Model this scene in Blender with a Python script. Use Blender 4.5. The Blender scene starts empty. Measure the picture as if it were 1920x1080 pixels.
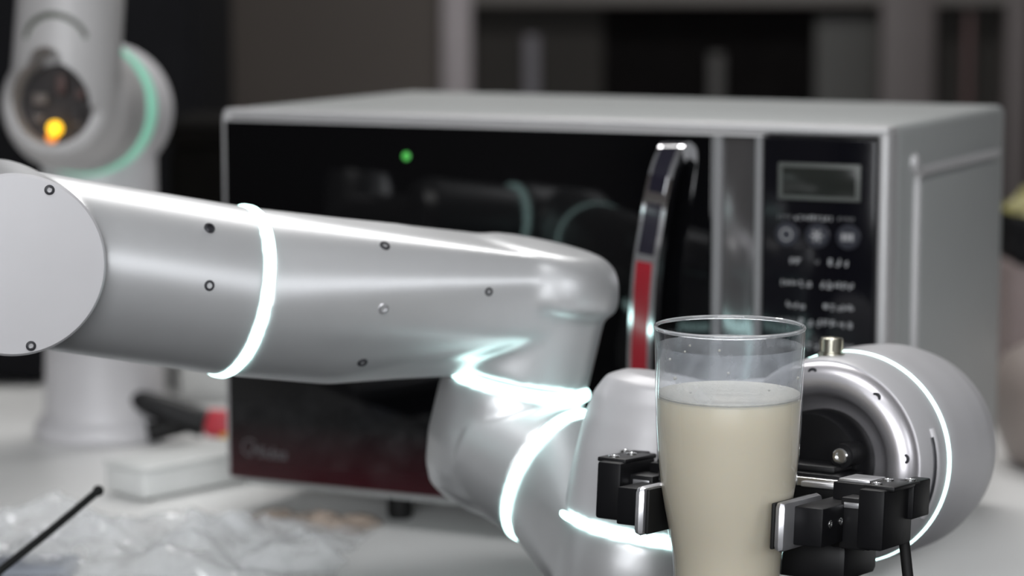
import bpy, bmesh, math, random
from mathutils import Vector, Matrix, Euler, noise

sc = bpy.context.scene
C = sc.collection
R = math.radians
V = Vector

# ------------------------------------------------------------------ camera, world, lights, exposure
cam_data = bpy.data.cameras.new('camera')
cam = bpy.data.objects.new('camera', cam_data); C.objects.link(cam)
cam.location = (0, 0, .415)
cam.rotation_euler = (R(90 - 7.25), 0, 0)
cam_data.sensor_width = 36; cam_data.lens = 4764 * 36 / 1920
cam_data.clip_start = .05; cam_data.clip_end = 50
cam_data.dof.use_dof = True
cam_data.dof.focus_distance = 1.36
cam_data.dof.aperture_fstop = 5.0
cam_data.dof.aperture_blades = 0
sc.camera = cam

world = bpy.data.worlds.new('World'); sc.world = world; world.use_nodes = True
bg = world.node_tree.nodes['Background']
bg.inputs[0].default_value = (.92, .94, 1.0, 1); bg.inputs[1].default_value = .16

def area(name, loc, rot, sx, sy, power, col=(1, 1, 1)):
    l = bpy.data.lights.new(name, 'AREA'); l.shape = 'RECTANGLE'; l.size = sx; l.size_y = sy
    l.energy = power; l.color = col
    o = bpy.data.objects.new(name, l); C.objects.link(o)
    o.location = loc; o.rotation_euler = [R(a) for a in rot]
    return o
# ceiling lamps of the room (fixtures are built with the ceiling below)
area('ceiling_lamp_light_a', (0.1, 3.05, 1.90), (0, 0, 0), 1.2, .30, 25, (1, .985, .97))
area('ceiling_lamp_light_b', (-.1, .55, 1.90), (0, 0, 0), 1.2, .30, 12, (.97, .98, 1))
# daylight through the window behind the viewer
area('window_daylight', (-.40, -2.42, 1.00), (90, 0, 0), 3.0, 1.0, 76, (.96, .975, 1))

area('added_side_light', (2.90, -1.45, 1.25), (0, 90, 0), 1.10, 2.0, 15, (.96, .975, 1))  # unseen side window, added for the highlight along the arm's tube

vs = sc.view_settings
vs.view_transform = 'Standard'; vs.look = 'None'; vs.gamma = 1; vs.use_curve_mapping = False
vs.exposure = 0.0

# ------------------------------------------------------------------ materials
def mat(name, col, rough=.5, metal=0, emit=None, es=0, var=.04, vscale=30, bump=0, bscale=200, spec=.5, coat=0, sss=0,
        coat_rough=.05, ior=None, aniso=0):
    m = bpy.data.materials.new(name); m.use_nodes = True
    nt = m.node_tree; b = nt.nodes['Principled BSDF']
    b.inputs['Roughness'].default_value = rough; b.inputs['Metallic'].default_value = metal
    b.inputs['Specular IOR Level'].default_value = spec
    b.inputs['Coat Weight'].default_value = coat; b.inputs['Coat Roughness'].default_value = coat_rough
    if ior: b.inputs['IOR'].default_value = ior
    if sss:
        b.inputs['Subsurface Weight'].default_value = sss
        b.inputs['Subsurface Radius'].default_value = (.012, .009, .006); b.inputs['Subsurface Scale'].default_value = 1
    tc = nt.nodes.new('ShaderNodeTexCoord')
    nz = nt.nodes.new('ShaderNodeTexNoise'); nz.inputs['Scale'].default_value = vscale; nz.inputs['Detail'].default_value = 3
    nt.links.new(tc.outputs['Object'], nz.inputs['Vector'])
    ramp = nt.nodes.new('ShaderNodeValToRGB')
    ramp.color_ramp.elements[0].color = tuple(c * (1 - var) for c in col) + (1,)
    ramp.color_ramp.elements[1].color = tuple(min(1, c * (1 + var)) for c in col) + (1,)
    ramp.color_ramp.elements[0].position = .3; ramp.color_ramp.elements[1].position = .7
    nt.links.new(nz.outputs['Fac'], ramp.inputs['Fac']); nt.links.new(ramp.outputs['Color'], b.inputs['Base Color'])
    if emit:
        b.inputs['Emission Color'].default_value = tuple(emit) + (1,); b.inputs['Emission Strength'].default_value = es
    if bump:
        n2 = nt.nodes.new('ShaderNodeTexNoise'); n2.inputs['Scale'].default_value = bscale; n2.inputs['Detail'].default_value = 4
        nt.links.new(tc.outputs['Object'], n2.inputs['Vector'])
        bp = nt.nodes.new('ShaderNodeBump'); bp.inputs['Strength'].default_value = bump; bp.inputs['Distance'].default_value = .002
        nt.links.new(n2.outputs['Fac'], bp.inputs['Height']); nt.links.new(bp.outputs['Normal'], b.inputs['Normal'])
    return m

M = {}
M['silver'] = mat('silver_paint', (.64, .645, .655), .38, .60, var=.015, vscale=60)
M['silver_smooth'] = mat('silver_cap_paint', (.60, .592, .608), .42, .15, var=.015)
M['flange'] = mat('satin_aluminium', (.74, .72, .75), .36, .8, var=.02)
M['ring'] = mat('ring_light', (.8, .95, .95), .4, emit=(.66, 1.0, .96), es=3.8, var=.0)
M['ring_far'] = mat('far_ring_light', (.2, .5, .38), .4, emit=(.22, .55, .40), es=.55, var=.0)
M['recess'] = mat('screw_recess_dark', (.03, .03, .035), .4, .2)
M['steel'] = mat('bright_steel', (.75, .75, .75), .18, 1, var=.03)
M['nickel'] = mat('nickel_connector', (.52, .50, .42), .28, 1, var=.05)
M['black_alu'] = mat('black_anodised', (.006, .006, .007), .46, .0, var=.15, bump=.05, spec=.18)
M['black_plastic'] = mat('black_plastic', (.007, .007, .008), .45, var=.1, spec=.3)
M['rubber'] = mat('black_rubber', (.010, .010, .010), .6, var=.1, spec=.3)
M['alu'] = mat('brushed_aluminium', (.66, .66, .68), .32, .85, var=.04, vscale=120)
M['mw_body'] = mat('microwave_silver_paint', (.40, .415, .412), .42, .2, var=.012, bump=.02, bscale=600)
M['mw_frame'] = mat('microwave_silver_trim', (.48, .475, .48), .46, .2, var=.012)
M['mw_trim_dark'] = mat('microwave_grey_trim', (.20, .20, .205), .5, .1, var=.02, spec=.3)
M['mw_strip'] = mat('microwave_polished_strip', (.24, .235, .24), .14, .85, var=.02)
M['chrome'] = mat('handle_chrome', (.80, .80, .82), .10, 1, var=.01)
M['handle_dark'] = mat('handle_dark_gloss', (.012, .011, .020), .08, var=.05, coat=.5)
M['handle_red'] = mat('handle_red_gloss', (.30, .012, .022), .18, var=.05, coat=.3)
M['panel'] = mat('panel_black_gloss', (.004, .004, .006), .10, var=.1, spec=.35)
M['print'] = mat('grey_print', (.30, .30, .31), .5, var=.02)
M['print_dim'] = mat('dim_print', (.10, .10, .105), .5, var=.02)
M['lcd_frame'] = mat('display_bezel', (.085, .09, .085), .35)
M['lcd'] = mat('display_glass', (.018, .020, .018), .15)
M['button'] = mat('round_button', (.025, .026, .035), .30)
M['green_glint'] = mat('green_glint_dot', (.1, .6, .1), .4, emit=(.10, .62, .10), es=.08, var=0)  # emission stands in for a green reflection on the door
M['orange_led'] = mat('orange_glow', (1, .6, .05), .4, emit=(1, .55, .01), es=1.9, var=0)
M['orange_reflection'] = mat('orange_lamp_reflection', (1, .4, .05), .4, emit=(1, .26, .02), es=.8, var=0)  # emission stands in for the orange lamp's reflection
M['table'] = mat('white_laminate', (.80, .80, .79), .30, var=.03, vscale=6, bump=.02, bscale=80)
M['far_white'] = mat('far_robot_white', (.44, .43, .43), .45, .1, var=.03)
M['far_base'] = mat('far_robot_base_white', (.66, .65, .67), .45, .1, var=.03)
M['cavity'] = mat('cavity_dark', (.020, .015, .015), .6, var=.3)
M['pcb'] = mat('brown_circuit', (.10, .055, .05), .5, var=.4, vscale=150)
M['white_box'] = mat('white_plastic', (.70, .71, .70), .4, var=.02)
M['red'] = mat('red_plastic', (.55, .04, .06), .4)
M['yellow'] = mat('yellow_plastic', (.75, .42, .05), .4)
M['wall'] = mat('taupe_wall', (.052, .043, .037), .8, var=.06, vscale=3)
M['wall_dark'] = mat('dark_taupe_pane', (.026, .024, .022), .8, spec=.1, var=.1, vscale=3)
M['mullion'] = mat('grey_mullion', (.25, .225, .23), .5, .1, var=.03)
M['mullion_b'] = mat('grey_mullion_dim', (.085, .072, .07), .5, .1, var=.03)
M['rail'] = mat('rail_grey', (.085, .077, .07), .5, .1)
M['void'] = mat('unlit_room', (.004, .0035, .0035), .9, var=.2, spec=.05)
M['floor'] = mat('grey_floor', (.045, .045, .045), .5, var=.1, vscale=4)
M['ceiling'] = mat('ceiling_white', (.55, .55, .55), .8)
M['cabinet'] = mat('charcoal_cabinet', (.007, .007, .0085), .8, var=.1, spec=.15)
M['carton'] = mat('pinkish_cardboard', (.22, .175, .17), .75, var=.06)
M['packet'] = mat('olive_packet', (.26, .24, .09), .4, var=.5, vscale=40)
M['beige'] = mat('beige_ceramic', (.30, .255, .235), .5, var=.04)
M['pouch'] = mat('slate_pouch', (.30, .32, .37), .4, var=.08)
M['lamp_glow'] = mat('lamp_diffuser', (.9, .9, .9), .5, emit=(1, 1, 1), es=4, var=0)
M['pane_day'] = mat('daylit_pane', (.8, .85, .9), .3, emit=(.95, .97, 1), es=1.5, var=0)
M['fabric'] = mat('black_foam', (.004, .0035, .003), .9, var=.2, spec=.1)
M['dull'] = mat('dull_brown_part', (.13, .11, .10), .6, var=.2)

def glass_mat():      # thin clear wall: see-through, mirror-like towards grazing angles
    m = bpy.data.materials.new('clear_glass'); m.use_nodes = True
    nt = m.node_tree; nt.nodes.clear()
    out = nt.nodes.new('ShaderNodeOutputMaterial'); mix = nt.nodes.new('ShaderNodeMixShader')
    tr = nt.nodes.new('ShaderNodeBsdfTransparent'); tr.inputs[0].default_value = (.955, .965, .975, 1)
    gl = nt.nodes.new('ShaderNodeBsdfGlossy'); gl.inputs['Roughness'].default_value = .03
    lw = nt.nodes.new('ShaderNodeLayerWeight'); lw.inputs[0].default_value = .5
    pw = nt.nodes.new('ShaderNodeMath'); pw.operation = 'POWER'; pw.inputs[1].default_value = 4.5
    nt.links.new(lw.outputs['Facing'], pw.inputs[0])
    mr = nt.nodes.new('ShaderNodeMapRange'); mr.inputs['To Min'].default_value = .025; mr.inputs['To Max'].default_value = .75
    nt.links.new(pw.outputs[0], mr.inputs['Value']); nt.links.new(mr.outputs[0], mix.inputs[0]); nt.links.new(tr.outputs[0], mix.inputs[1]); nt.links.new(gl.outputs[0], mix.inputs[2])
    nt.links.new(mix.outputs[0], out.inputs['Surface'])
    return m
def rim_mat():
    m = bpy.data.materials.new('glass_rim'); m.use_nodes = True
    b = m.node_tree.nodes['Principled BSDF']
    b.inputs['Base Color'].default_value = (.97, .985, 1, 1); b.inputs['Roughness'].default_value = .05
    b.inputs['Transmission Weight'].default_value = .8; b.inputs['IOR'].default_value = 1.46
    return m
M['rim'] = rim_mat()
M['glass'] = glass_mat()
M['milk'] = mat('cream_milk', (.68, .615, .485), .35, var=.01, sss=.35, spec=.3)
M['foam'] = mat('milk_foam', (.72, .69, .62), .5, var=.05, vscale=400, bump=.4, bscale=700)

def film_mat(name, col, a0, a1, scale, rough=.3):
    m = bpy.data.materials.new(name); m.use_nodes = True
    nt = m.node_tree; nt.nodes.clear()
    out = nt.nodes.new('ShaderNodeOutputMaterial'); mix = nt.nodes.new('ShaderNodeMixShader')
    tr = nt.nodes.new('ShaderNodeBsdfTransparent'); b = nt.nodes.new('ShaderNodeBsdfPrincipled')
    b.inputs['Base Color'].default_value = tuple(col) + (1,); b.inputs['Roughness'].default_value = rough; b.inputs['Specular IOR Level'].default_value = .8
    tc = nt.nodes.new('ShaderNodeTexCoord'); nz = nt.nodes.new('ShaderNodeTexNoise')
    nz.inputs['Scale'].default_value = scale; nz.inputs['Detail'].default_value = 4
    mr = nt.nodes.new('ShaderNodeMapRange'); mr.inputs['From Min'].default_value = .3; mr.inputs['From Max'].default_value = .7
    mr.inputs['To Min'].default_value = a0; mr.inputs['To Max'].default_value = a1
    nt.links.new(tc.outputs['Object'], nz.inputs['Vector']); nt.links.new(nz.outputs['Fac'], mr.inputs['Value'])
    nt.links.new(mr.outputs['Result'], mix.inputs['Fac']); nt.links.new(tr.outputs[0], mix.inputs[1])
    nt.links.new(b.outputs[0], mix.inputs[2]); nt.links.new(mix.outputs[0], out.inputs['Surface'])
    return m
M['film'] = film_mat('milk_film', (.80, .82, .86), .14, .38, 45, .4)
M['plastic_film'] = film_mat('clear_plastic_film', (.92, .93, .95), .18, .62, 25, .06)
M['amber_film'] = film_mat('tan_plastic_film', (.50, .40, .33), .35, .8, 40, .15)

def door_mat():     # black glass turning dark red towards its lower edge
    m = mat('door_black_glass', (.003, .003, .004), .035, spec=.30)
    nt = m.node_tree; b = nt.nodes['Principled BSDF']
    tc = [n for n in nt.nodes if n.type == 'TEX_COORD'][0]
    sx = nt.nodes.new('ShaderNodeSeparateXYZ'); nt.links.new(tc.outputs['Generated'], sx.inputs[0])
    rp = nt.nodes.new('ShaderNodeValToRGB')
    rp.color_ramp.elements[0].position = .0; rp.color_ramp.elements[0].color = (.032, .001, .004, 1)
    rp.color_ramp.elements[1].position = .17; rp.color_ramp.elements[1].color = (.0025, .0025, .003, 1)
    nt.links.new(sx.outputs['Z'], rp.inputs['Fac']); nt.links.new(rp.outputs['Color'], b.inputs['Base Color'])
    return m
M['door'] = door_mat()

# ------------------------------------------------------------------ builders
WM = {}     # world matrices of what has been linked
def thing(name, label, cat, loc, rotz=0, group=None):
    o = bpy.data.objects.new(name, None); C.objects.link(o); o.empty_display_size = .03
    o.location = loc; o.rotation_euler = (0, 0, rotz)
    o['label'] = label; o['category'] = cat
    if group: o['group'] = group
    WM[o] = Matrix.Translation(V(loc)) @ Matrix.Rotation(rotz, 4, 'Z')
    return o
def finish(name, me, m, parent=None, base=False, label=None):
    """me holds world coordinates; the origin goes to the middle (or the base) of the shape"""
    P = WM[parent] if parent else Matrix.Identity(4)
    me.transform(P.inverted())
    co = [v.co for v in me.vertices]
    lo = V([min(c[i] for c in co) for i in range(3)]); hi = V([max(c[i] for c in co) for i in range(3)])
    org = (lo + hi) / 2
    if base: org.z = lo.z
    me.transform(Matrix.Translation(-org))
    o = bpy.data.objects.new(name, me); C.objects.link(o); o.parent = parent; o.location = org
    WM[o] = P @ Matrix.Translation(org)
    me.materials.append(M[m] if isinstance(m, str) else m)
    if label: o['label'] = label
    return o
def smooth(me, ang=40):
    for p in me.polygons: p.use_smooth = True
    try: me.set_sharp_from_angle(angle=R(ang))
    except Exception: pass
def obj(name, bm, m, parent=None, ang=40, base=False, label=None, flat=False):
    me = bpy.data.meshes.new(name)
    bmesh.ops.recalc_face_normals(bm, faces=bm.faces[:])
    bm.to_mesh(me); bm.free()
    if not flat: smooth(me, ang)
    return finish(name, me, m, parent, base, label)
def tag(o, label, cat, group=None):
    o['label'] = label; o['category'] = cat
    if group: o['group'] = group
    return o
def struct(o):
    o['kind'] = 'structure'; return o
def nb(): return bmesh.new()
def frame(d):
    d = V(d).normalized()
    a = V((0, 0, 1)) if abs(d.z) < .9 else V((1, 0, 0))
    x = a.cross(d).normalized(); y = d.cross(x)
    return x, y, d
def lathe(bm, o, d, prof, n=72, close=True):
    """prof: (radius, distance along d) list; ends are capped when close"""
    x, y, d = frame(d); o = V(o); rings = []
    for r, h in prof:
        c = o + d * h
        if r < 1e-6: rings.append([bm.verts.new(c)])
        else: rings.append([bm.verts.new(c + (x * math.cos(2 * math.pi * i / n) + y * math.sin(2 * math.pi * i / n)) * r) for i in range(n)])
    for A, B in zip(rings, rings[1:]):
        if len(A) == 1 and len(B) == 1: continue
        for i in range(n):
            j = (i + 1) % n
            if len(A) == 1: bm.faces.new((A[0], B[i], B[j]))
            elif len(B) == 1: bm.faces.new((A[i], B[0], A[j]))
            else: bm.faces.new((A[i], B[i], B[j], A[j]))
    if close:
        if len(rings[0]) > 1: bm.faces.new(rings[0][::-1])
        if len(rings[-1]) > 1: bm.faces.new(rings[-1])
    return bm
def rings_closed(bm, o, d, prof, n=72):     # closed profile loop revolved (a band)
    x, y, d = frame(d); o = V(o); k = len(prof); vs_ = []
    for r, h in prof:
        vs_.append([bm.verts.new(o + d * h + (x * math.cos(2 * math.pi * i / n) + y * math.sin(2 * math.pi * i / n)) * r) for i in range(n)])
    for a in range(k):
        A, B = vs_[a], vs_[(a + 1) % k]
        for i in range(n):
            j = (i + 1) % n
            bm.faces.new((A[i], B[i], B[j], A[j]))
    return bm
def tube(bm, pts, rad, n=16, cap=True):
    pts = [V(p) for p in pts]
    if not isinstance(rad, (list, tuple)): rad = [rad] * len(pts)
    x = None; rings = []
    for i, p in enumerate(pts):
        t = (pts[min(i + 1, len(pts) - 1)] - pts[max(i - 1, 0)]).normalized()
        if x is None: x, y, _ = frame(t)
        else:
            x = (x - t * x.dot(t)).normalized(); y = t.cross(x)
        rings.append([bm.verts.new(p + (x * math.cos(2 * math.pi * k / n) + y * math.sin(2 * math.pi * k / n)) * rad[i]) for k in range(n)])
    for A, B in zip(rings, rings[1:]):
        for i in range(n):
            j = (i + 1) % n
            bm.faces.new((A[i], B[i], B[j], A[j]))
    if cap: bm.faces.new(rings[0][::-1]); bm.faces.new(rings[-1])
    return bm
def spline(pts, n=10):
    pts = [V(p) for p in pts]; out = []
    for i in range(len(pts) - 1):
        p0, p1, p2, p3 = pts[max(i - 1, 0)], pts[i], pts[i + 1], pts[min(i + 2, len(pts) - 1)]
        for k in range(n):
            t = k / n
            out.append(.5 * ((2 * p1) + (p2 - p0) * t + (2 * p0 - 5 * p1 + 4 * p2 - p3) * t * t + (3 * p1 - p0 - 3 * p2 + p3) * t ** 3))
    return out + [pts[-1]]
def rbox(bm, lo, hi, bev=.002, seg=3, mtx=None):
    """box between two corners (in the frame mtx), bevelled"""
    b2 = bmesh.new(); bmesh.ops.create_cube(b2, size=1)
    lo, hi = V(lo), V(hi)
    for v in b2.verts: v.co = V([lo[i] + (v.co[i] + .5) * (hi[i] - lo[i]) for i in range(3)])
    if bev > 0: bmesh.ops.bevel(b2, geom=b2.edges[:], offset=bev, segments=seg, profile=.5, affect='EDGES', clamp_overlap=True)
    if mtx is not None: bmesh.ops.transform(b2, matrix=mtx, verts=b2.verts[:])
    me = bpy.data.meshes.new('tmp'); b2.to_mesh(me); b2.free(); bm.from_mesh(me); bpy.data.meshes.remove(me)
    return bm
def sphere(bm, c, r, sx=1, sy=1, sz=1):
    b = bmesh.ops.create_uvsphere(bm, u_segments=40, v_segments=24, radius=r)
    for v in b['verts']: v.co = V((v.co.x * sx, v.co.y * sy, v.co.z * sz)) + V(c)
    return bm
def evaluated(o):
    dg = bpy.context.evaluated_depsgraph_get()
    me = bpy.data.meshes.new_from_object(o.evaluated_get(dg))
    return me
def fused(name, bm, m, parent, voxel=.0022, it=14, cut=None, label=None):
    """overlapping volumes fused into one smooth casting (the cutters are then taken away from it)"""
    me = bpy.data.meshes.new(name); bmesh.ops.recalc_face_normals(bm, faces=bm.faces[:]); bm.to_mesh(me); bm.free()
    t = bpy.data.objects.new('tmp', me); C.objects.link(t)
    r = t.modifiers.new('r', 'REMESH'); r.mode = 'VOXEL'; r.voxel_size = voxel; r.adaptivity = 0
    s = t.modifiers.new('s', 'SMOOTH'); s.factor = .5; s.iterations = it
    cobs = []
    for cb in (cut or []):
        cm = bpy.data.meshes.new('cut'); bmesh.ops.recalc_face_normals(cb, faces=cb.faces[:]); cb.to_mesh(cm); cb.free()
        co = bpy.data.objects.new('cut', cm); C.objects.link(co); cobs.append(co)
        bo = t.modifiers.new('b', 'BOOLEAN'); bo.operation = 'DIFFERENCE'; bo.object = co; bo.solver = 'EXACT'
    me2 = evaluated(t)
    bpy.data.objects.remove(t)
    for co in cobs: bpy.data.objects.remove(co)
    me2.materials.clear(); me2.name = name
    smooth(me2, 50)
    return finish(name, me2, m, parent, label=label)
def hull(bm, circles):
    """tight skin around circles given as (centre, axis, radius, shift along the axis)"""
    hb = nb()
    for (o_, d_, r_, h_) in circles:
        x_, y_, z_ = frame(d_)
        for k in range(48): hb.verts.new(V(o_) + z_ * h_ + (x_ * math.cos(k * math.pi / 24) + y_ * math.sin(k * math.pi / 24)) * r_)
    bmesh.ops.convex_hull(hb, input=hb.verts[:])
    bmesh.ops.delete(hb, geom=[v for v in hb.verts if not v.link_faces], context='VERTS')
    hm = bpy.data.meshes.new('tmp'); bmesh.ops.recalc_face_normals(hb, faces=hb.faces[:]); hb.to_mesh(hm); hb.free(); bm.from_mesh(hm); bpy.data.meshes.remove(hm)
    return bm
def band(o, d, r, w, proud=.0006, depth=.004, n=96):
    return rings_closed(nb(), o, d, [(r - depth, -w / 2), (r + proud * .3, -w / 2), (r + proud, -w / 4), (r + proud, w / 4), (r + proud * .3, w / 2), (r - depth, w / 2)], n)
def lerp(a, b, t): return a + (b - a) * t
def text_mesh(name, body, size, m, parent, mtx, shear=0, extrude=.0002):
    cu = bpy.data.curves.new('tmp', 'FONT'); cu.body = body; cu.size = size; cu.shear = shear; cu.extrude = extrude
    t = bpy.data.objects.new('tmp', cu); C.objects.link(t)
    me = evaluated(t); bpy.data.objects.remove(t); me.transform(mtx); me.name = name
    me.materials.clear()
    return finish(name, me, m, parent)

# screws share one mesh: a domed washer with a dark socket set in it
def screw_mesh():
    bm = nb()
    lathe(bm, (0, 0, 0), (0, 0, 1), [(1, -.6), (1, .12), (.88, .26), (.62, .30), (.55, .30), (.50, -.1), (0, -.1)], 20, close=False)
    me = bpy.data.meshes.new('screw'); bmesh.ops.recalc_face_normals(bm, faces=bm.faces[:]); bm.to_mesh(me); bm.free(); smooth(me)
    return me
SCREW = {}
def screw(p, d, r, parent, m='recess', name='screw'):
    if m not in SCREW:
        SCREW[m] = screw_mesh(); SCREW[m].materials.append(M[m])
    o = bpy.data.objects.new(name, SCREW[m]); C.objects.link(o); o.parent = parent
    x, y, z = frame(d)
    W = Matrix.Translation(V(p)) @ Matrix((x, y, z)).transposed().to_4x4() @ Matrix.Scale(r, 4)
    o.matrix_local = WM[parent].inverted() @ W
    WM[o] = W
    return o

# ------------------------------------------------------------------ the room
FZ = -.75
def slab(name, lo, hi, m, bev=0, parent=None): return obj(name, rbox(nb(), lo, hi, bev), m, parent, flat=(bev == 0))
struct(slab('floor', (-3, -2.5, FZ - .05), (3, 5.6, FZ), 'floor'))
struct(slab('ceiling', (-3, -2.5, 1.95), (3, 5.6, 2.0), 'ceiling'))
struct(slab('wall_left', (-3.1, -2.5, FZ), (-3.0, 5.6, 1.95), 'wall'))
struct(slab('wall_right', (3.0, -2.5, FZ), (3.1, 5.6, 1.95), 'wall'))
struct(slab('wall_front', (-3, -2.6, FZ), (3, -2.5, 1.95), 'wall'))
w = struct(slab('window_6', (-1.90, -2.5, .50), (1.10, -2.49, 1.50), 'pane_day'))
for a in ((-1.96, -2.5, .44, -1.90, 1.56), (1.10, -2.5, .44, 1.16, 1.56), (-.42, -2.5, .50, -.38, 1.50)): slab('window_frame', a[:3], (a[3], -2.44, a[4]), 'white_box', .002, w)
for z in (.44, 1.50): slab('window_frame', (-1.90, -2.5, z), (1.10, -2.44, z + .06), 'white_box', .002, w)
w = struct(slab('added_window_7', (2.99, -2.45, .70), (3.0, -.45, 1.80), 'pane_day'))  # pane and frame around the added side light, out of view
for a in ((-2.50, .64, -2.45, 1.86), (-.45, .64, -.39, 1.86), (-2.45, .64, -.45, .70), (-2.45, 1.80, -.45, 1.86)): slab('window_frame', (2.94, a[0], a[1]), (3.0, a[2], a[3]), 'white_box', .002, w)
YB = 4.2
struct(slab('wall_back', (-3, YB, FZ), (-.112, YB + .1, 1.95), 'wall'))
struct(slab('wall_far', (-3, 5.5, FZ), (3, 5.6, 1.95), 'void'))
# glazed partition to the right of the solid wall
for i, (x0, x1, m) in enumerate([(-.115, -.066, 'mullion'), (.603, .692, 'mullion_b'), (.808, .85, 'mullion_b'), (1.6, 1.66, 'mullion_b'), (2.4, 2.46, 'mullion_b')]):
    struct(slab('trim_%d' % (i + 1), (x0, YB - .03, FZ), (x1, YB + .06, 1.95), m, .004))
struct(slab('trim_6', (-.066, YB - .025, .349), (3, YB + .055, .40), 'rail', .003))
struct(slab('trim_7', (.745, YB - .01, FZ), (.757, YB + .03, .349), mat('red_brown_strip', (.05, .022, .02), .5), .002))
w = struct(slab('window_1', (-.066, YB + .01, FZ), (.150, YB + .03, .349), 'wall_dark'))
slab('window_frame', (.02, YB - .005, FZ), (.045, YB + .012, .30), mat('lilac_grey_strip', (.055, .05, .058), .5), .002, w)
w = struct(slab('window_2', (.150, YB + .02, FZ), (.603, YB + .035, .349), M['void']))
slab('window_frame', (.325, YB - .0, FZ), (.350, YB + .02, .27), mat('dim_post', (.022, .020, .018), .6), .002, w)
slab('window_frame', (.50, YB - .0, FZ), (.603, YB + .02, .33), mat('dim_panel', (.022, .021, .018), .6), .002, w)
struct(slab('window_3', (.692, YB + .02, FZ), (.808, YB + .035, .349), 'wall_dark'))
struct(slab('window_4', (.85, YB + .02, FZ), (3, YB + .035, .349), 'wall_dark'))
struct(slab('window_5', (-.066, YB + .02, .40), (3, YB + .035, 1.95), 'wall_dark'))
# ceiling lamps
for k, (x, y, lab) in enumerate([(.1, 3.05, 'long white ceiling lamp behind the microwave oven'), (-.1, .55, 'long white ceiling lamp over the front of the table')]):
    t = thing('ceiling_lamp', lab, 'lamp', (x, y, 1.95), 0, 'ceiling lamps')
    obj('housing', rbox(nb(), (x - .63, y - .18, 1.925), (x + .63, y + .18, 1.95), .005), 'white_box', t)
    obj('diffuser', rbox(nb(), (x - .60, y - .15, 1.915), (x + .60, y + .15, 1.926), .003), 'lamp_glow', t)

# ------------------------------------------------------------------ table
t = thing('work_table', 'large white laminate work table carrying the robots and the microwave', 'table', (0, 2.2, FZ))
obj('tabletop', rbox(nb(), (-1.3, 1.685, -.03), (1.3, 2.75, 0), .003), 'table', t)
for x in (-1.22, 1.22):
    for y in (1.75, 2.67):
        obj('leg', rbox(nb(), (x - .03, y - .03, FZ), (x + .03, y + .03, -.03), .003), 'alu', t)

# ------------------------------------------------------------------ microwave oven (local frame: x along the front, y into the depth)
MWa = R(-25.5); MWo = V((-.2169, 1.8983, 0))
mw = thing('microwave_oven', 'silver microwave oven with black glass door standing behind the robot arm', 'microwave', MWo, MWa)
W = Matrix.Translation(MWo) @ Matrix.Rotation(MWa, 4, 'Z')
def mbox(name, lo, hi, m, bev=.001, parent=mw, seg=3, label=None): return obj(name, rbox(nb(), lo, hi, bev, seg, W), m, parent, label=label)
MWW, MWD, Z0, Z1 = .516, .300, .030, .3085
body = mbox('body', (0, .022, Z0), (MWW, MWD, Z1), 'mw_body', .006, seg=4)
mbox('base_plate', (.010, .010, .0225), (MWW - .010, MWD - .01, .0302), 'mw_body', .001)
# front frame: top lip, left lip, right lip, bottom lip
mbox('front_frame', (0, .0, Z1 - .0070), (MWW, .024, Z1), 'mw_frame', .004)
mbox('front_frame', (0, .0, Z0), (.0062, .024, Z1 - .004), 'mw_frame', .0018)
mbox('front_frame', (.5085, .0, Z0), (MWW, .024, Z1 - .004), 'mw_frame', .003)
# raised panel embossed in the right side
bm = nb(); rbox(bm, (MWW - .001, .066, .05), (MWW + .004, .275, .268), .004, 4, W)
obj('side_panel', bm, 'mw_body', mw)
bm = nb()
loop = [(.062, .045), (.062, .266), (.070, .274), (.270, .274)]
tube(bm, [W @ V((MWW + .0012, a, z)) for a, z in spline([(q[0], q[1], 0) for q in loop], 8) and [(p.x, p.y) for p in spline([(q[0], q[1], 0) for q in loop], 8)]], .0034, 10)
obj('side_rib', bm, 'mw_frame', mw)
for (x, y) in ((.125, .045), (.44, .045), (.125, .27), (.44, .27)):
    bm = nb(); lathe(bm, W @ V((x, y, 0)), (0, 0, 1), [(.0085, 0), (.010, .004), (.0095, .0225)], 24)
    obj('foot', bm, 'rubber', mw)
# door: black glass leaf, polished strip on its right
door = mbox('door', (.0062, -.006, Z0 + .0005), (.3940, .022, Z1 - .0085), 'door', .0012)
mbox('door_top_trim', (.0062, -.0065, Z1 - .0085), (.4295, .020, Z1 - .0072), 'mw_frame', .001, door)
strip = mbox('door_strip', (.3940, -.003, Z0 + .0005), (.4295, .020, Z1 - .0085), 'mw_strip', .0008, door)
mbox('strip_edge', (.3940, -.0068, Z0 + .0005), (.4005, -.002, Z1 - .0085), 'mw_trim_dark', .0012, door)
mbox('strip_edge', (.4245, -.0068, Z0 + .0005), (.4297, -.002, Z1 - .0085), 'mw_trim_dark', .0012, door)
# reflected green glint in the glass, built as a small glowing dot
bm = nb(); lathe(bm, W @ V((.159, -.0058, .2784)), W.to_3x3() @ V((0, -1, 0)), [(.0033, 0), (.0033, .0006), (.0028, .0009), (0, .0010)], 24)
obj('green_glint_dot', bm, 'green_glint', door)
# maker's name on the door
T = W @ Matrix.Translation((.024, -.0061, .0475)) @ Matrix.Rotation(R(90), 4, 'X')
text_mesh('maker_name', 'Midea', .0135, 'print_dim', door, T, .25)
bm = nb(); tube(bm, [W @ V((.0245 + .0062 * math.cos(a) , -.0062, .0545 + .0062 * math.sin(a))) for a in [R(40 + 230 * i / 20) for i in range(21)]], .0006, 6)
obj('maker_emblem', bm, 'print_dim', door)
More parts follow.
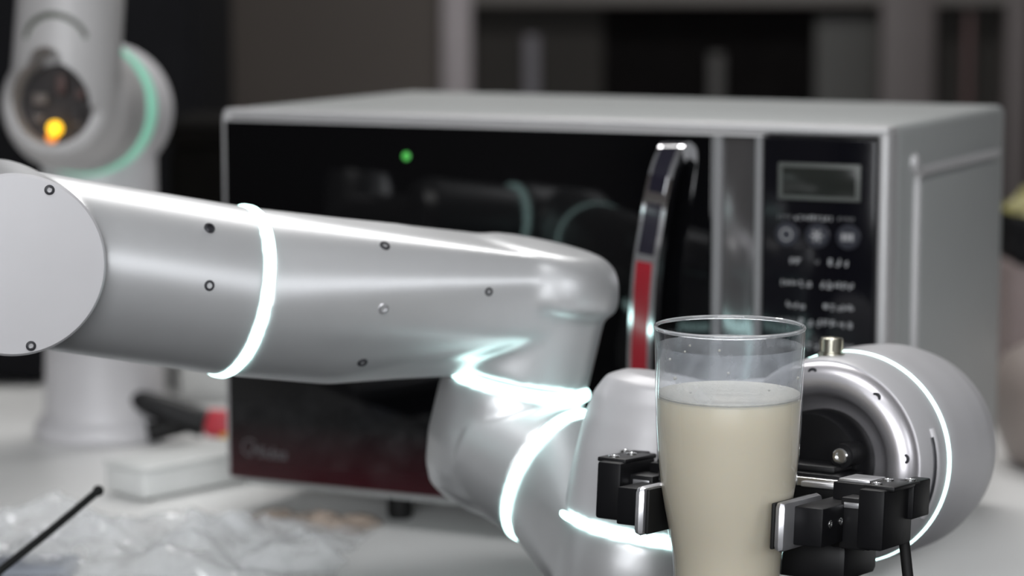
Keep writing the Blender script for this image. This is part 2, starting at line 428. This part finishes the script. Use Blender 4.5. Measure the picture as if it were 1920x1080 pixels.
# handle: long curved bar, chrome rails with dark and red inlay
hp = [(.3676, -.006, .2900), (.3712, -.022, .2880), (.3695, -.030, .2771), (.3666, -.034, .2592), (.3637, -.036, .2375), (.3604, -.037, .2157), (.3583, -.037, .1901), (.3566, -.037, .146), (.3575, -.035, .100), (.362, -.028, .062), (.365, -.006, .055)]
hs = spline([V(p) for p in hp], 14)
def strip_sweep(path, half, th, off):
    bm = nb(); rows = []
    for i, p in enumerate(path):
        tt = (path[min(i + 1, len(path) - 1)] - path[max(i - 1, 0)]).normalized()
        side = V((1, 0, 0)); side = (side - tt * side.dot(tt)).normalized(); nn = tt.cross(side)
        if nn.y > 0: nn = -nn
        rows.append([bm.verts.new(W @ (p + side * (off + a * half) + nn * (b * th))) for a, b in ((-1, -1), (1, -1), (1, 1), (-1, 1))])
    for A, B in zip(rows, rows[1:]):
        for k in range(4): bm.faces.new((A[k], A[(k + 1) % 4], B[(k + 1) % 4], B[k]))
    bm.faces.new(rows[0]); bm.faces.new(rows[-1][::-1])
    return bm
han = obj('handle', strip_sweep(hs, .0088, .0055, 0), 'chrome', door)
def inlay(z1, z0, m):
    seg = [p + V((0, -.0004, 0)) for p in hs if z0 <= p.z <= z1 and p.y < -.014]
    return obj('handle_inlay', strip_sweep(seg, .0058, .0057, -.0006), m, han)
inlay(.2895, .2610, 'handle_dark'); inlay(.2560, .2195, 'handle_dark'); inlay(.2160, .062, 'handle_red')
# control panel
cp = mbox('control_panel', (.4297, -.004, Z0 + .0005), (.5085, .022, Z1 - .0085), 'panel', .0012)
fr = mbox('display', (.4405, -.0050, .2585), (.4985, -.003, .2835), 'lcd_frame', .0012, cp)
mbox('display_screen', (.4440, -.0054, .2615), (.4950, -.004, .2805), 'lcd', .0004, fr)
rng = random.Random(4)
def glyph_row(x0, x1, z, h, m, k):
    bm = nb(); x = x0
    while x < x1:
        wd = h * rng.uniform(.55, .95)
        for q in range(3):
            a, b = rng.uniform(0, .6), rng.uniform(.6, 1)
            if rng.random() < .5: rbox(bm, (x + wd * a * .8, -.0044, z + h * q / 3), (x + wd * b, -.0038, z + h * q / 3 + h * .2), 0, 1, W)
            else: rbox(bm, (x + wd * q / 3, -.0044, z + h * a * .5), (x + wd * q / 3 + h * .2, -.0038, z + h * b), 0, 1, W)
        x += wd + h * .22
    o = obj('printed_caption', bm, m, cp, flat=True)
    o['kind'] = 'stuff'
glyph_row(.4405, .4490, .2455, .0028, 'print_dim', 0); glyph_row(.4520, .4800, .2450, .0036, 'print', 0); glyph_row(.4830, .4950, .2455, .0030, 'print_dim', 0)
for i, bx in enumerate((.4475, .4690, .4905)):
    bm = nb(); lathe(bm, W @ V((bx, -.0036, .2350)), W.to_3x3() @ V((0, -1, 0)), [(.0085, 0), (.0085, .0010), (.0078, .0018), (0, .0020)], 32)
    b_ = obj('button', bm, 'button', cp)
    bm = nb()
    if i == 0: rings_closed(bm, W @ V((bx, -.0056, .2350)), W.to_3x3() @ V((0, -1, 0)), [(.0034, 0), (.0044, 0), (.0044, .0003), (.0034, .0003)], 24)
    elif i == 1:
        for a in (0, 60, 120): rbox(bm, (-.0045, -.0003, -.0007), (.0045, .0003, .0007), 0, 1, W @ Matrix.Translation((bx, -.0058, .2350)) @ Matrix.Rotation(R(a), 4, 'Y'))
    else:
        for a in (-.0042, -.0012, .0018): rbox(bm, (bx + a, -.0060, .2325), (bx + a + .0022, -.0055, .2375), 0, 1, W)
    obj('button_symbol', bm, 'print', b_, flat=True)
glyph_row(.4500, .4585, .2150, .0048, 'print', 0); glyph_row(.4675, .4690, .2155, .0036, 'print_dim', 0); glyph_row(.4770, .4880, .2150, .0052, 'print', 0)
glyph_row(.4430, .4650, .2000, .0046, 'print', 0); glyph_row(.4710, .4940, .1995, .0052, 'print', 0)
glyph_row(.4480, .4580, .1850, .0046, 'print', 0); glyph_row(.4740, .4940, .1850, .0046, 'print', 0)
glyph_row(.4425, .4530, .1745, .0042, 'print_dim', 0); glyph_row(.4570, .4930, .1735, .0056, 'print', 0)
glyph_row(.4430, .4930, .1580, .0050, 'print', 0); glyph_row(.4430, .4930, .1430, .0046, 'print', 0)
for bz in (.095, .066):
    mbox('button', (.4430, -.0050, bz - .009), (.4940, -.003, bz + .009), 'button', .0009, cp)

# ------------------------------------------------------------------ main robot arm
arm = thing('industrial_robot', 'silver jointed robot arm with white glowing rings reaching across to the glass', 'robot arm', (-.72, 1.50, 0))
J0 = V((-.288, 1.430, .2520)); j0d = V((.30, -.954, 0)).normalized()          # shoulder-side joint, its cap faces the viewer
RNG1 = V((-.1660, 1.4957, .2230))
tp = [J0, RNG1, V((-.110, 1.528, .2128)), V((-.0722, 1.550, .2095)), V((-.0332, 1.568, .2045)), V((.0100, 1.582, .1985))]
td = (tp[2] - J0).normalized()
# base, out of the frame to the left
pt = thing('pedestal', 'steel pedestal under the base of the silver robot', 'stand', (-.72, 1.45, FZ))
obj('top_plate', rbox(nb(), (-.95, 1.25, -.02), (-.46, 1.66, 0), .003), 'alu', pt)
obj('column', rbox(nb(), (-.80, 1.38, FZ + .02), (-.62, 1.56, -.02), .004), 'cabinet', pt)
obj('foot_plate', rbox(nb(), (-.95, 1.25, FZ), (-.46, 1.66, FZ + .02), .003), 'cabinet', pt)
bm = nb(); lathe(bm, (-.72, 1.50, 0), (0, 0, 1), [(.085, 0), (.085, .014), (.078, .02), (.060, .03), (.057, .06), (.057, .30), (.05, .325), (0, .33)], 48)
obj('base', bm, 'silver', arm)
bm = nb(); lathe(bm, (-.72, 1.50, .235), (1, .20, 0), [(0, -.062), (.048, -.05), (.05, 0), (.046, .20), (.044, .39)], 48)
c0 = J0 - j0d * .165 - V((0, 0, .004))
lathe(bm, c0, j0d, [(.0, -.052), (.038, -.046), (.047, -.03), (.047, .06), (.047, .085)], 48)
fused('shoulder_housing', bm, 'silver', arm)
obj('light_ring', band(J0 - j0d * .0765, j0d, .0475, .007), 'ring', arm)
# upper link: joint housing + tube up to the first ring
bm = nb()
lathe(bm, J0, j0d, [(.047, -.073), (.050, -.066), (.0505, -.05), (.0503, .030), (.0500, .046), (.0495, .048)], 72)
tube(bm, [J0, lerp(J0, RNG1, .5), RNG1 - td * .001], [.0498, .0502, .0506], 72)
fused('link_housing', bm, 'silver', arm, .0018, 8)
bm = nb(); lathe(bm, J0 + j0d * .0455, j0d, [(.0485, 0), (.0502, .001), (.0504, .006), (.0490, .0078), (.030, .0088), (0, .0092)], 96)
cap0 = obj('joint_cap', bm, 'silver_smooth', arm)
for a in (68, 293, 180, 0): pass
td_r = (Matrix.Rotation(R(2.5), 3, 'Y') @ td).normalized()
obj('light_ring', band(RNG1, td_r, .0509, .0064, .0012), 'ring', arm)
# second link: tube narrowing into the elbow joint, which stands almost upright
j1u = V((.2087, 0, .978)).normalized()
J1R = V((.0023, 1.581, .1556)); J1T = J1R + j1u * .083
bm = nb()
tube(bm, [RNG1 + td * .001, tp[2], tp[3], tp[4], tp[5], tp[5] + V((.012, .004, -.002))], [.0506, .0508, .048, .044, .042, .040], 72)
lathe(bm, J1R, j1u, [(.0458, .003), (.0463, .03), (.0468, .060), (.046, .072)], 72)
lathe(bm, J1R, j1u, [(.0490, .052), (.0530, .055), (.0530, .062), (.0510, .073), (.0465, .0815), (.038, .0868), (0, .0890)], 72)
hull(bm, ((RNG1 + td * .004, td, .0502, 0), (tp[2], td, .0508, 0), (J1R, j1u, .0462, .040), (J1R, j1u, .0470, .055), (J1R, j1u, .0470, .074), (J1R, j1u, .0400, .0845)))   # web that carries the tube into the upright joint
link2 = fused('link_housing', bm, 'silver', arm, .0018, 36)
obj('light_ring', band(J1R, j1u, .0468, .0046, .0012), 'ring', arm)
# elbow below it, turning towards the viewer
EC = V((-.0060, 1.578, .1140)); R2 = V((.0255, 1.551, .1000)); ax2 = V((.735, -.56, -.37)).normalized()
bm = nb()
lathe(bm, J1R, -j1u, [(.0455, .003), (.0468, .012), (.0475, .043), (.0450, .062), (.0400, .074), (.030, .081), (0, .083)], 72)
sphere(bm, EC, .0462)
lathe(bm, R2, -ax2, [(.0448, .003), (.0450, .02), (.0450, .045)], 72)
fused('elbow_housing', bm, 'silver', arm, .0018, 10)
obj('light_ring', band(R2, ax2, .0453, .0036, .0010), 'ring', arm)
# wrist: forked casting under the second upright joint
j3u = V((.172, .055, .984)).normalized(); R3 = V((.0765, 1.470, .0868))
bm = nb()
lathe(bm, R2, ax2, [(.0448, .003), (.0452, .02), (.0455, .05)], 72)
lathe(bm, R3, -j3u, [(.0472, .0025), (.0480, .02), (.0470, .040), (.040, .054), (.028, .060), (0, .062)], 72)
hull(bm, ((R2, ax2, .0449, .004), (R2, ax2, .0452, .018), (R3, -j3u, .0470, .006), (R3, -j3u, .0460, .040), (R3, -j3u, .036, .055)))
fused('wrist_housing', bm, 'silver', arm, .0018, 20)
obj('light_ring', band(R3, j3u, .0481, .0040, .0014), 'ring', arm)
# hand housing: upright capped joint fused with the last joint that carries the flange
fd = V((math.sin(R(29)) * math.cos(R(5)), math.cos(R(29)) * math.cos(R(5)), -math.sin(R(5))))      # away from the viewer
FL = V((.1745, 1.427, .1325)); R4 = FL + fd * .048
bm = nb()
lathe(bm, R3, j3u, [(.0472, .0025), (.0468, .03), (.0445, .060), (.0415, .074), (.0360, .0845), (.026, .0895), (0, .0915)], 72)
lathe(bm, R4, fd, [(.0618, .0022), (.0630, .012), (.0640, .045), (.0635, .070), (.060, .092), (.052, .107), (.038, .116), (0, .119)], 72)
tube(bm, [R3 + j3u * .045, R4 + fd * .055], [.040, .046], 48)
fused('hand_housing', bm, 'silver_smooth', arm, .0018, 8)
obj('light_ring', band(R4, fd, .0620, .0040), 'ring', arm)
bm = nb(); lathe(bm, R4, -fd, [(.0618, .0022), (.0614, .010), (.0600, .036), (.0588, .0395), (.0560, .0400)], 96, close=False)
obj('flange_collar', bm, 'silver_smooth', arm, ang=60)
bm = nb()
lathe(bm, R4, -fd, [(.0585, .036), (.0578, .0400), (.0570, .0425), (.0550, .0455), (.0515, .0476), (.0480, .0482), (.0445, .0474), (.0415, .0455), (.0390, .042), (.0370, .030), (.030, .026), (0, .025)], 96, close=False)
fl = obj('tool_flange', bm, 'flange', arm, ang=60)
xF, yF, zF = frame(-fd)          # yF is up on the flange face
upF = V((0, 0, 1)) - fd * fd.z; upF.normalize(); rtF = (-fd).cross(upF) * -1
if rtF.x < 0: rtF = -rtF
for a in (97, 51, 8, 143, -38):
    p = FL + (rtF * math.cos(R(a)) + upF * math.sin(R(a))) * .0515 - fd * -.0018
    screw(p, -fd, .0032, fl)
# connector on top of the flange, long push button on its side
co = R4 - fd * .020 + upF * .0585 - rtF * .006
bm = nb(); lathe(bm, co, upF, [(.0078, 0), (.0078, .003), (.0066, .0034), (.0066, .0115), (.0058, .012), (.0050, .012), (.0050, .006), (0, .006)], 28)
cn = obj('connector', bm, 'nickel', arm)
for k in range(22):
    a = 2 * math.pi * k / 22; x_, y_, z_ = frame(upF)
    d_ = x_ * math.cos(a) + y_ * math.sin(a)
    if k % 2 == 0: obj('knurl', tube(nb(), [co + d_ * .0066 + upF * .0045, co + d_ * .0066 + upF * .0105], .00045, 6), 'nickel', cn)
bm = nb()
pts = []
for k in range(13):
    a = R(lerp(22, -28, k / 12)); pts.append(R4 - fd * .018 + (rtF * math.cos(a) + upF * math.sin(a)) * .0590)
tube(bm, pts, .0040, 14); obj('side_button', bm, 'silver_smooth', arm)
bm = nb(); tube(bm, [p + (p - R4).normalized() * .0 - fd * .0040 + (rtF * .0016) for p in pts[1:-1]], .0016, 12); obj('side_button_slot', bm, 'recess', arm)

# screws on the tube, two rings of three on either side of the light ring; screws of the round cap
def on_tube(px_s, ang, r):
    c = lerp(J0, tp[2], px_s) if px_s <= 1 else lerp(tp[2], tp[4], px_s - 1)
    up = (V((0, 0, 1)) - td * td.z).normalized(); fr_ = td.cross(up)
    if fr_.y > 0: fr_ = -fr_
    d = fr_ * math.cos(R(ang)) + up * math.sin(R(ang))
    return c + d * r, d
from mathutils.bvhtree import BVHTree
w2 = WM[link2].translation
bvh2 = BVHTree.FromPolygons([v.co + w2 for v in link2.data.vertices], [list(q.vertices) for q in link2.data.polygons])
for s, r in ((.510, .0508), (1.10, .0512)):
    for a in (42, 2, -40):
        p, d = on_tube(s, a, r)
        if s > 1:
            hit = bvh2.ray_cast(p + d * .05, -d)
            if hit[0] is not None: p, d = hit[0], hit[1]
        screw(p, d, .0032, arm, 'alu' if s > 1 and a == 2 else 'recess')
u0 = V((0, 0, 1)); r0 = j0d.cross(u0)
if r0.x < 0: r0 = -r0
for a in (64, -80, 180, 130):
    p = J0 + j0d * .0537 + (r0 * math.cos(R(a)) + u0 * math.sin(R(a))) * .0455
    screw(p, j0d, .0028, cap0)
hit = bvh2.ray_cast(J1R + j1u * .066 + V((-.030, -.2, 0)), V((0, 1, 0)))
if hit[0] is not None: screw(hit[0], hit[1], .0026, arm)
# ------------------------------------------------------------------ gripper (u to the right, v to the viewer, w up; origin on the glass axis)
GO = V((.1160, 1.340, .1222))
gv = -fd; gu = V((-gv.y, gv.x, 0)).normalized(); gw = gu.cross(gv) * 1
if gw.z < 0: gw = -gw
G = Matrix((gu, gv, gw)).transposed().to_4x4(); G = Matrix.Translation(GO) @ G
gr = thing('robot_gripper', 'black two-finger gripper clamping the glass of milk with silver pads', 'gripper', GO - V((0, 0, .03)))
def gbox(name, lo, hi, m, parent, bev=.0012, label=None): return obj(name, rbox(nb(), lo, hi, bev, 2, G), m, parent, label=label)
# palm: round adaptor in the flange, block, slide rails
bm = nb(); lathe(bm, FL + fd * .026 - V((.004, 0, 0)), -fd, [(.030, 0), (.030, .027), (.0285, .029), (.018, .030), (0, .030)], 56); obj('adaptor', bm, 'black_alu', gr)
palm = gbox('palm', (-.040, -.098, -.016), (.040, -.062, .019), 'black_alu', gr, .003)
gbox('slide_rail', (-.050, -.066, .0115), (.050, -.0585, .0165), 'steel', palm, .001)
gbox('slide_rail', (-.050, -.066, -.012), (.050, -.0585, -.007), 'steel', palm, .001)
gbox('top_cover', (-.034, -.094, .019), (.034, -.066, .0225), 'black_plastic', palm, .001)
gbox('lower_cover', (.010, -.085, -.036), (.055, -.035, -.015), 'black_plastic', palm, .004)
for (u, v, w_, r) in ((.0335, -.075, .028, .0045), (-.0225, -.075, .028, .0045)):
    p = G @ V((u, v, w_)); bm = nb(); lathe(bm, G @ V((u, -.098, w_)), gv, [(r * 1.5, 0), (r * 1.5, .021)], 24); obj('screw_boss', bm, 'black_alu', palm)
    screw(p, gv, r, palm, 'steel')
# bits on the palm top, seen beside the glass
gbox('cable_plug', (.020, -.064, .012), (.042, -.052, .0150), 'alu', palm, .0006)
def finger(sgn):
    def B(name, lo, hi, m, parent, bev=.0010):
        k = .0 if sgn > 0 or lo[0] < .046 else -.005
        a, b = sorted(((lo[0] + k) * sgn, (hi[0] + k) * sgn)); return gbox(name, (a, lo[1], lo[2]), (b, hi[1], hi[2]), m, parent, bev)
    f = B('finger', (.0435, -.040, -.0105), (.0600, .0135, .0100), 'black_alu', gr)
    pad = B('finger_pad', (.0372, -.028, -.0138), (.0440, .0260, .0130), 'alu', f, .0034)
    B('pad_rubber', (.0352, -.0265, -.0126), (.0374, .0245, .0118), 'rubber', f, .0008)
    for v in (-.012, .003): screw(G @ V((.0600 * sgn, v, .001)), gu * sgn, .0022, f, 'steel')
    cb = B('carriage', (.046, -.064, -.0165), (.0690, -.034, .0190), 'black_alu', gr)
    B('carriage_cap', (.048, -.062, .0188), (.066, -.037, .0208), 'alu' if sgn > 0 else 'black_plastic', cb, .0006)
    B('carriage_step', (.0580, -.036, -.0140), (.0730, -.016, .0135), 'black_plastic', cb)
    B('name_plate', (.0600, -.0165, .0080), (.0700, -.0155, .0110), 'alu', cb, .0002)
    bk = B('side_block', (.0720, -.048, -.0115), (.0870, -.004, .0205), 'black_alu', gr, .0018)
    B('side_block_cover', (.0722, -.050, .0195), (.0900, -.010, .0222), 'black_plastic', bk, .0009)
    B('side_block_ear', (.0800, -.066, .0020), (.0900, -.040, .0222), 'black_alu', bk)
    for (u, v) in ((.0775, -.016), (.0765, -.036), (.0855, -.046)): screw(G @ V((u * sgn, v, .0222)), gw, .0032, bk, 'steel')
    for (v, w_) in ((.0138, .004),): pass
    return bk
bk = finger(1); finger(-1)
# cable hanging from the right side block
p0 = G @ V((.0800, -.050, .002))
cab = spline([p0, p0 + V((.002, .0, -.016)), p0 + V((.006, -.004, -.05)), p0 + V((.012, -.01, -.085)), p0 + V((.02, -.01, -.112)), p0 + V((.04, .0, -.16)), p0 + V((.03, .03, -.26)), p0 + V((-.02, .05, -.34))], 8)
obj('cable', tube(nb(), cab, .0030, 12), 'rubber', gr)

# ------------------------------------------------------------------ glass of milk
GX, GY = .1160, 1.340
outer = [(.0270, .0560), (.0282, .0572), (.0284, .066), (.0285, .080), (.0290, .0884), (.0297, .100), (.0319, .1116), (.0347, .126), (.0371, .1405), (.0383, .155), (.0389, .1695), (.0395, .1897), (.0401, .2190)]
def inn(r): return r - .0011
prof = list(outer) + [(.0402, .2228)] + [(.0392, .2228)] + [(inn(r), z) for r, z in outer[::-1] if z > .07] + [(.024, .0665), (0, .066)]
prof = [(0, .0575), (.020, .0565)] + prof
bm = nb(); lathe(bm, (GX, GY, 0), (0, 0, 1), prof, 96, close=False)
dg_ = obj('drinking_glass', bm, 'glass', ang=70, base=True)
bm = nb(); rings_closed(bm, (GX, GY, .2236), (0, 0, 1), [(.0397 + .00085 * math.cos(R(a)), .0011 * math.sin(R(a))) for a in range(0, 360, 45)], 96)
obj('rim', bm, 'rim', dg_)
tag(dg_, 'tall clear drinking glass held in the gripper in front', 'glass')
MZ = .1868
mp = [(0, .0662), (.024, .0667)] + [(inn(r) + .0003, z) for r, z in outer if .07 < z < MZ] + [(.0383, MZ - .0012), (.0378, MZ), (.030, MZ - .0008), (0, MZ - .001)]
bm = nb(); lathe(bm, (GX, GY, 0), (0, 0, 1), mp, 96, close=False)
mk = tag(obj('milk', bm, 'milk', ang=60, base=True), 'cream-coloured milk filling three quarters of the tall glass', 'milk')
bm = nb(); lathe(bm, (GX, GY, 0), (0, 0, 1), [(.0378, MZ - .0005), (.0383, MZ + .0008), (.0378, MZ + .0016), (.0355, MZ + .0009), (.033, MZ + .0002), (.0, MZ - .0004)], 96, close=False)
obj('foam', bm, 'foam', mk)
bm = nb(); lathe(bm, (GX, GY, 0), (0, 0, 1), [(.03815, MZ), (.0383, .2000), (.0386, .2140)], 96, close=False)
obj('milk_film', bm, 'film', mk)
rng = random.Random(8)
for k in range(9):
    a = R(rng.uniform(200, 340)); z = rng.uniform(MZ + .006, .219)
    obj('splash_drop', sphere(nb(), (GX + .0375 * math.cos(a), GY + .0375 * math.sin(a), z), rng.uniform(.0005, .0010)), 'foam', mk)

# ------------------------------------------------------------------ second robot behind
r2 = thing('industrial_robot', 'blurred white robot arm with mint ring and orange lamp behind on the left', 'robot arm', (-.362, 2.22, 0))
ja = V((-.10, -.99, .09)).normalized(); jc = V((-.361, 2.235, .289)); jf = jc + ja * .135
bm = nb()
lathe(bm, (-.362, 2.225, 0), (0, 0, 1), [(.062, 0), (.062, .012), (.053, .02), (.051, .08), (.050, .26)], 48)
lathe(bm, jc, ja, [(0, -.062), (.04, -.056), (.055, -.040), (.060, -.02), (.0590, .040)], 48)
fused('base_housing', bm, 'far_base', r2, .003, 8)
obj('light_ring', band(jc + ja * .0475, ja, .0585, .021), 'ring_far', r2)
bm = nb()
lathe(bm, jf, ja, [(.057, -.079), (.055, -.02), (.0480, .000), (.0450, .012), (.040, .016)], 48)
tube(bm, [jf + V((.004, .004, .0)), jf + V((.012, .006, .10)), jf + V((.016, .006, .34))], [.045, .0440, .044], 48)
sphere(bm, jf + V((.016, .006, .34)), .046)
cut = nb(); lathe(cut, jf + ja * -.012, ja, [(.034, 0), (.034, .06)], 40)
cut2 = nb(); tube(cut2, [jf + ja * -.012 + V((0, 0, .03)), jf + ja * .05 + V((0, 0, .03))], .015, 24)
fused('link_housing', bm, 'far_white', r2, .003, 8, [cut, cut2])
bm = nb(); lathe(bm, jf + ja * -.0115, ja, [(.0335, 0), (.0335, .003)], 40); pc = obj('circuit_bay', bm, 'cavity', r2)
rng = random.Random(3)
jr = V((ja.y, -ja.x, 0)) * -1
if jr.x < 0: jr = -jr
for (a, b, w_, h_, m) in ((-.016, .004, .012, .009, 'dull'), (.012, -.010, .011, .012, 'cavity'), (.002, .016, .007, .016, 'pcb'), (-.018, -.012, .007, .006, 'dull'), (.018, .008, .006, .008, 'pcb'), (.015, -.016, .006, .004, 'dull')):
    mt = Matrix((jr, ja, V((0, 0, 1)))).transposed().to_4x4(); mt.translation = jf + ja * -.010 + jr * a + V((0, 0, b))
    obj('circuit_block', rbox(nb(), (-w_ / 2, 0, -h_ / 2), (w_ / 2, .010, h_ / 2), .0008, 2, mt), m, pc)
sphere_at = jf + ja * .002 + jr * -.003 + V((0, 0, -.0205))
obj('orange_glow', sphere(nb(), sphere_at, .0062), 'orange_led', pc)
obj('orange_glow', sphere(nb(), sphere_at + V((-.0028, 0, -.0075)), .0045), 'orange_reflection', pc)  # reflection below the lamp, built as a dimmer glowing ball
bm = nb(); tube(bm, [jf + V((.008, .006, 0)) + ja * (.0440 ** 2 - (.025 * math.cos(R(a))) ** 2) ** .5 + jr * (.025 * math.cos(R(a))) + V((0, 0, .048 + .022 * math.sin(R(a)))) for a in range(10, 171, 10)], .0026, 8)
obj('cover_groove', bm, mat('groove_grey', (.09, .10, .08), .6), r2)

# ------------------------------------------------------------------ things on the table at the left
bxm = Matrix.Translation((-.2855, 1.9385, 0)) @ Matrix.Rotation(R(47), 4, 'Z')
t = thing('white_box', 'flat white plastic box on the table left of the microwave', 'box', (-.2855, 1.9385, 0))
lid = obj('body', rbox(nb(), (0, 0, .002), (.125, .050, .0235), .003, 3, bxm), 'white_box', t)
obj('lid', rbox(nb(), (-.001, -.001, .0235), (.126, .051, .0275), .0018, 3, bxm), 'white_box', t)
for (a, b) in ((.01, .008), (.115, .008), (.01, .042), (.115, .042)):
    bm = nb(); lathe(bm, bxm @ V((a, b, 0)), (0, 0, 1), [(.004, 0), (.004, .0025)], 12); obj('foot', bm, 'rubber', t)
# black plug with red tip, lying behind the box
t = thing('cable_plug', 'black cable plug with red and yellow collar lying behind the white box', 'plug', (-.285, 2.19, 0))
pb = [V((-.337, 2.19, .040)), V((-.325, 2.19, .037)), V((-.305, 2.19, .030)), V((-.285, 2.19, .022)), V((-.268, 2.19, .017))]
obj('body', tube(nb(), spline(pb, 4), [lerp(.006, .013, min(1, i / 9)) for i in range(17)], 16), 'black_plastic', t)
obj('strain_relief', tube(nb(), spline([V((-.318, 2.185, .010)), V((-.302, 2.187, .013)), V((-.285, 2.19, .017))], 4), .009, 12), 'rubber', t)
bm = nb(); lathe(bm, (-.268, 2.19, .0175), (1, 0, -.05), [(.010, 0), (.0125, .004), (.0125, .022), (.009, .026)], 24); obj('collar', bm, 'red', t)
bm = nb(); lathe(bm, (-.255, 2.187, .008), (1, 0, 0), [(.006, 0), (.008, .003), (.008, .014), (.005, .017)], 24); obj('tip', bm, 'yellow', t)
# dark box and white carton further back
t = thing('instrument_case', 'low black case at the far left of the table', 'case', (-.56, 2.52, 0))
obj('body', rbox(nb(), (-.66, 2.50, .004), (-.462, 2.62, .050), .004), 'cabinet', t); obj('lid', rbox(nb(), (-.661, 2.499, .050), (-.461, 2.621, .066), .004), 'black_plastic', t)
for x in (-.64, -.48): obj('foot', rbox(nb(), (x - .008, 2.51, 0), (x + .008, 2.526, .005), .001), 'rubber', t)
t = thing('carton', 'plain white carton behind the second robot base', 'carton', (-.27, 2.44, 0))
obj('body', rbox(nb(), (-.318, 2.40, 0), (-.16, 2.50, .046), .002), 'white_box', t); obj('lid', rbox(nb(), (-.320, 2.398, .0465), (-.158, 2.502, .068), .002), 'white_box', t)
t = thing('padded_case', 'black foam case behind the left corner of the microwave', 'case', (-.29, 2.52, 0))
obj('body', rbox(nb(), (-.345, 2.53, 0), (-.222, 2.68, .24), .02, 4), 'fabric', t); obj('lid', rbox(nb(), (-.347, 2.528, .235), (-.220, 2.682, .262), .012, 4), 'fabric', t)

# crumpled sheets
def crumple(name, m, cx, cy, sx, sy, hgt, rot, seed, n=70, sc_=14, parent=None):
    bm = nb(); g = []
    for i in range(n + 1):
        row = []
        for j in range(n + 1):
            a, b = i / n - .5, j / n - .5
            q = V((a * sx * sc_ + seed, b * sy * sc_, seed * 1.7))
            f = abs(noise.noise(q)) * 1.3 + abs(noise.noise(q * 2.3)) * .7 + abs(noise.noise(q * 5.1)) * .25
            ed = max(0, 1 - (2 * abs(a)) ** 4) * max(0, 1 - (2 * abs(b)) ** 4)
            wob = noise.noise(V((a * 5, b * 5, seed))) * .12
            x, y = a * sx * (1 + wob), b * sy * (1 + noise.noise(V((b * 5, a * 5, seed + 9))) * .12)
            row.append(bm.verts.new((cx + x * math.cos(rot) - y * math.sin(rot), cy + x * math.sin(rot) + y * math.cos(rot), .0012 + hgt * f * (.12 + .88 * ed))))
        g.append(row)
    for i in range(n):
        for j in range(n): bm.faces.new((g[i][j], g[i + 1][j], g[i + 1][j + 1], g[i][j + 1]))
    return obj(name, bm, m, parent, ang=25, base=True)
tag(crumple('plastic_bag', 'plastic_film', -.290, 1.772, .36, .165, .030, R(-7), 3.3), 'crumpled clear plastic bag spread on the table at lower left', 'plastic bag')
tag(crumple('plastic_wrap', 'amber_film', -.150, 1.862, .10, .045, .012, R(-24), 8.1, 40, 26), 'small tan crumpled wrapper under the front edge of the microwave', 'wrapper')
bm = nb(); rbox(bm, (-.358, 1.69, .0), (-.300, 1.735, .008), .004, 3)
t = tag(obj('pouch', bm, 'pouch', base=True), 'slate grey flat pouch on the table at the bottom left', 'pouch')
# stiff black cable end rising off the table
ca = spline([V((-.62, 1.40, .004)), V((-.50, 1.44, .004)), V((-.41, 1.485, .006)), V((-.345, 1.529, .0215)), V((-.3194, 1.55, .0400)), V((-.290, 1.575, .0615)), V((-.2650, 1.598, .0808))], 8)
t = thing('black_cable', 'stiff black cable end rising from the lower left corner', 'cable', (-.45, 1.47, 0))
obj('sheath', tube(nb(), ca, .0026, 14), 'rubber', t)
obj('end_cap', sphere(nb(), ca[-1], .0036), 'rubber', t)

# ------------------------------------------------------------------ things at the right and behind
bm = nb(); lathe(bm, (.500, 2.09, 0), (0, 0, 1), [(.070, 0), (.085, .008), (.098, .04), (.100, .065), (.090, .090), (.070, .102), (0, .108)], 48)
t = thing('canister', 'round beige canister on the table right of the microwave', 'canister', (.500, 2.09, 0))
obj('body', bm, 'beige', t); bm = nb(); lathe(bm, (.500, 2.09, .106), (0, 0, 1), [(.02, 0), (.022, .008), (.015, .014), (0, .015)], 24); obj('knob', bm, 'beige', t)
t = thing('cardboard_carton', 'pinkish cardboard carton behind the right end of the microwave', 'carton', (.60, 2.56, 0))
obj('body', rbox(nb(), (.492, 2.48, 0), (.74, 2.66, .117), .002), 'carton', t)
for s in (0, 1): obj('flap', rbox(nb(), (.492, 2.48 + s * .092, .1172), (.74, 2.569 + s * .092, .119), .0005), 'carton', t)
t = thing('tool_case', 'black case stacked on the pinkish cardboard carton', 'case', (.60, 2.56, .1195))
obj('body', rbox(nb(), (.500, 2.49, .1195), (.72, 2.64, .150), .004), 'cabinet', t); obj('lid', rbox(nb(), (.499, 2.489, .150), (.721, 2.641, .166), .003), 'cabinet', t)
t = crumple('snack_packet', 'packet', .575, 2.56, .15, .12, .030, .3, 5.2, 30, 18); t.location.z += .165
tag(t, 'olive and yellow soft packet lying on the black case', 'packet')
t = thing('tall_cabinet', 'tall charcoal cabinet standing on the floor behind the second robot', 'cabinet', (-.75, 3.1, FZ))
obj('body', rbox(nb(), (-1.30, 3.02, FZ + .02), (-.372, 3.40, 1.10), .006), 'cabinet', t)
obj('plinth', rbox(nb(), (-1.27, 3.05, FZ), (-.40, 3.38, FZ + .03), .002), 'black_plastic', t)
for x0, x1 in ((-1.29, -.84), (-.832, -.382)):
    d = obj('door', rbox(nb(), (x0, 3.000, FZ + .04), (x1, 3.022, 1.09), .003), 'cabinet', t)
    hx = -.86 if x0 < -1 else -.812
    obj('handle', tube(nb(), [(hx, 2.985, .5), (hx, 2.985, .65)], .006, 10), 'alu', d)
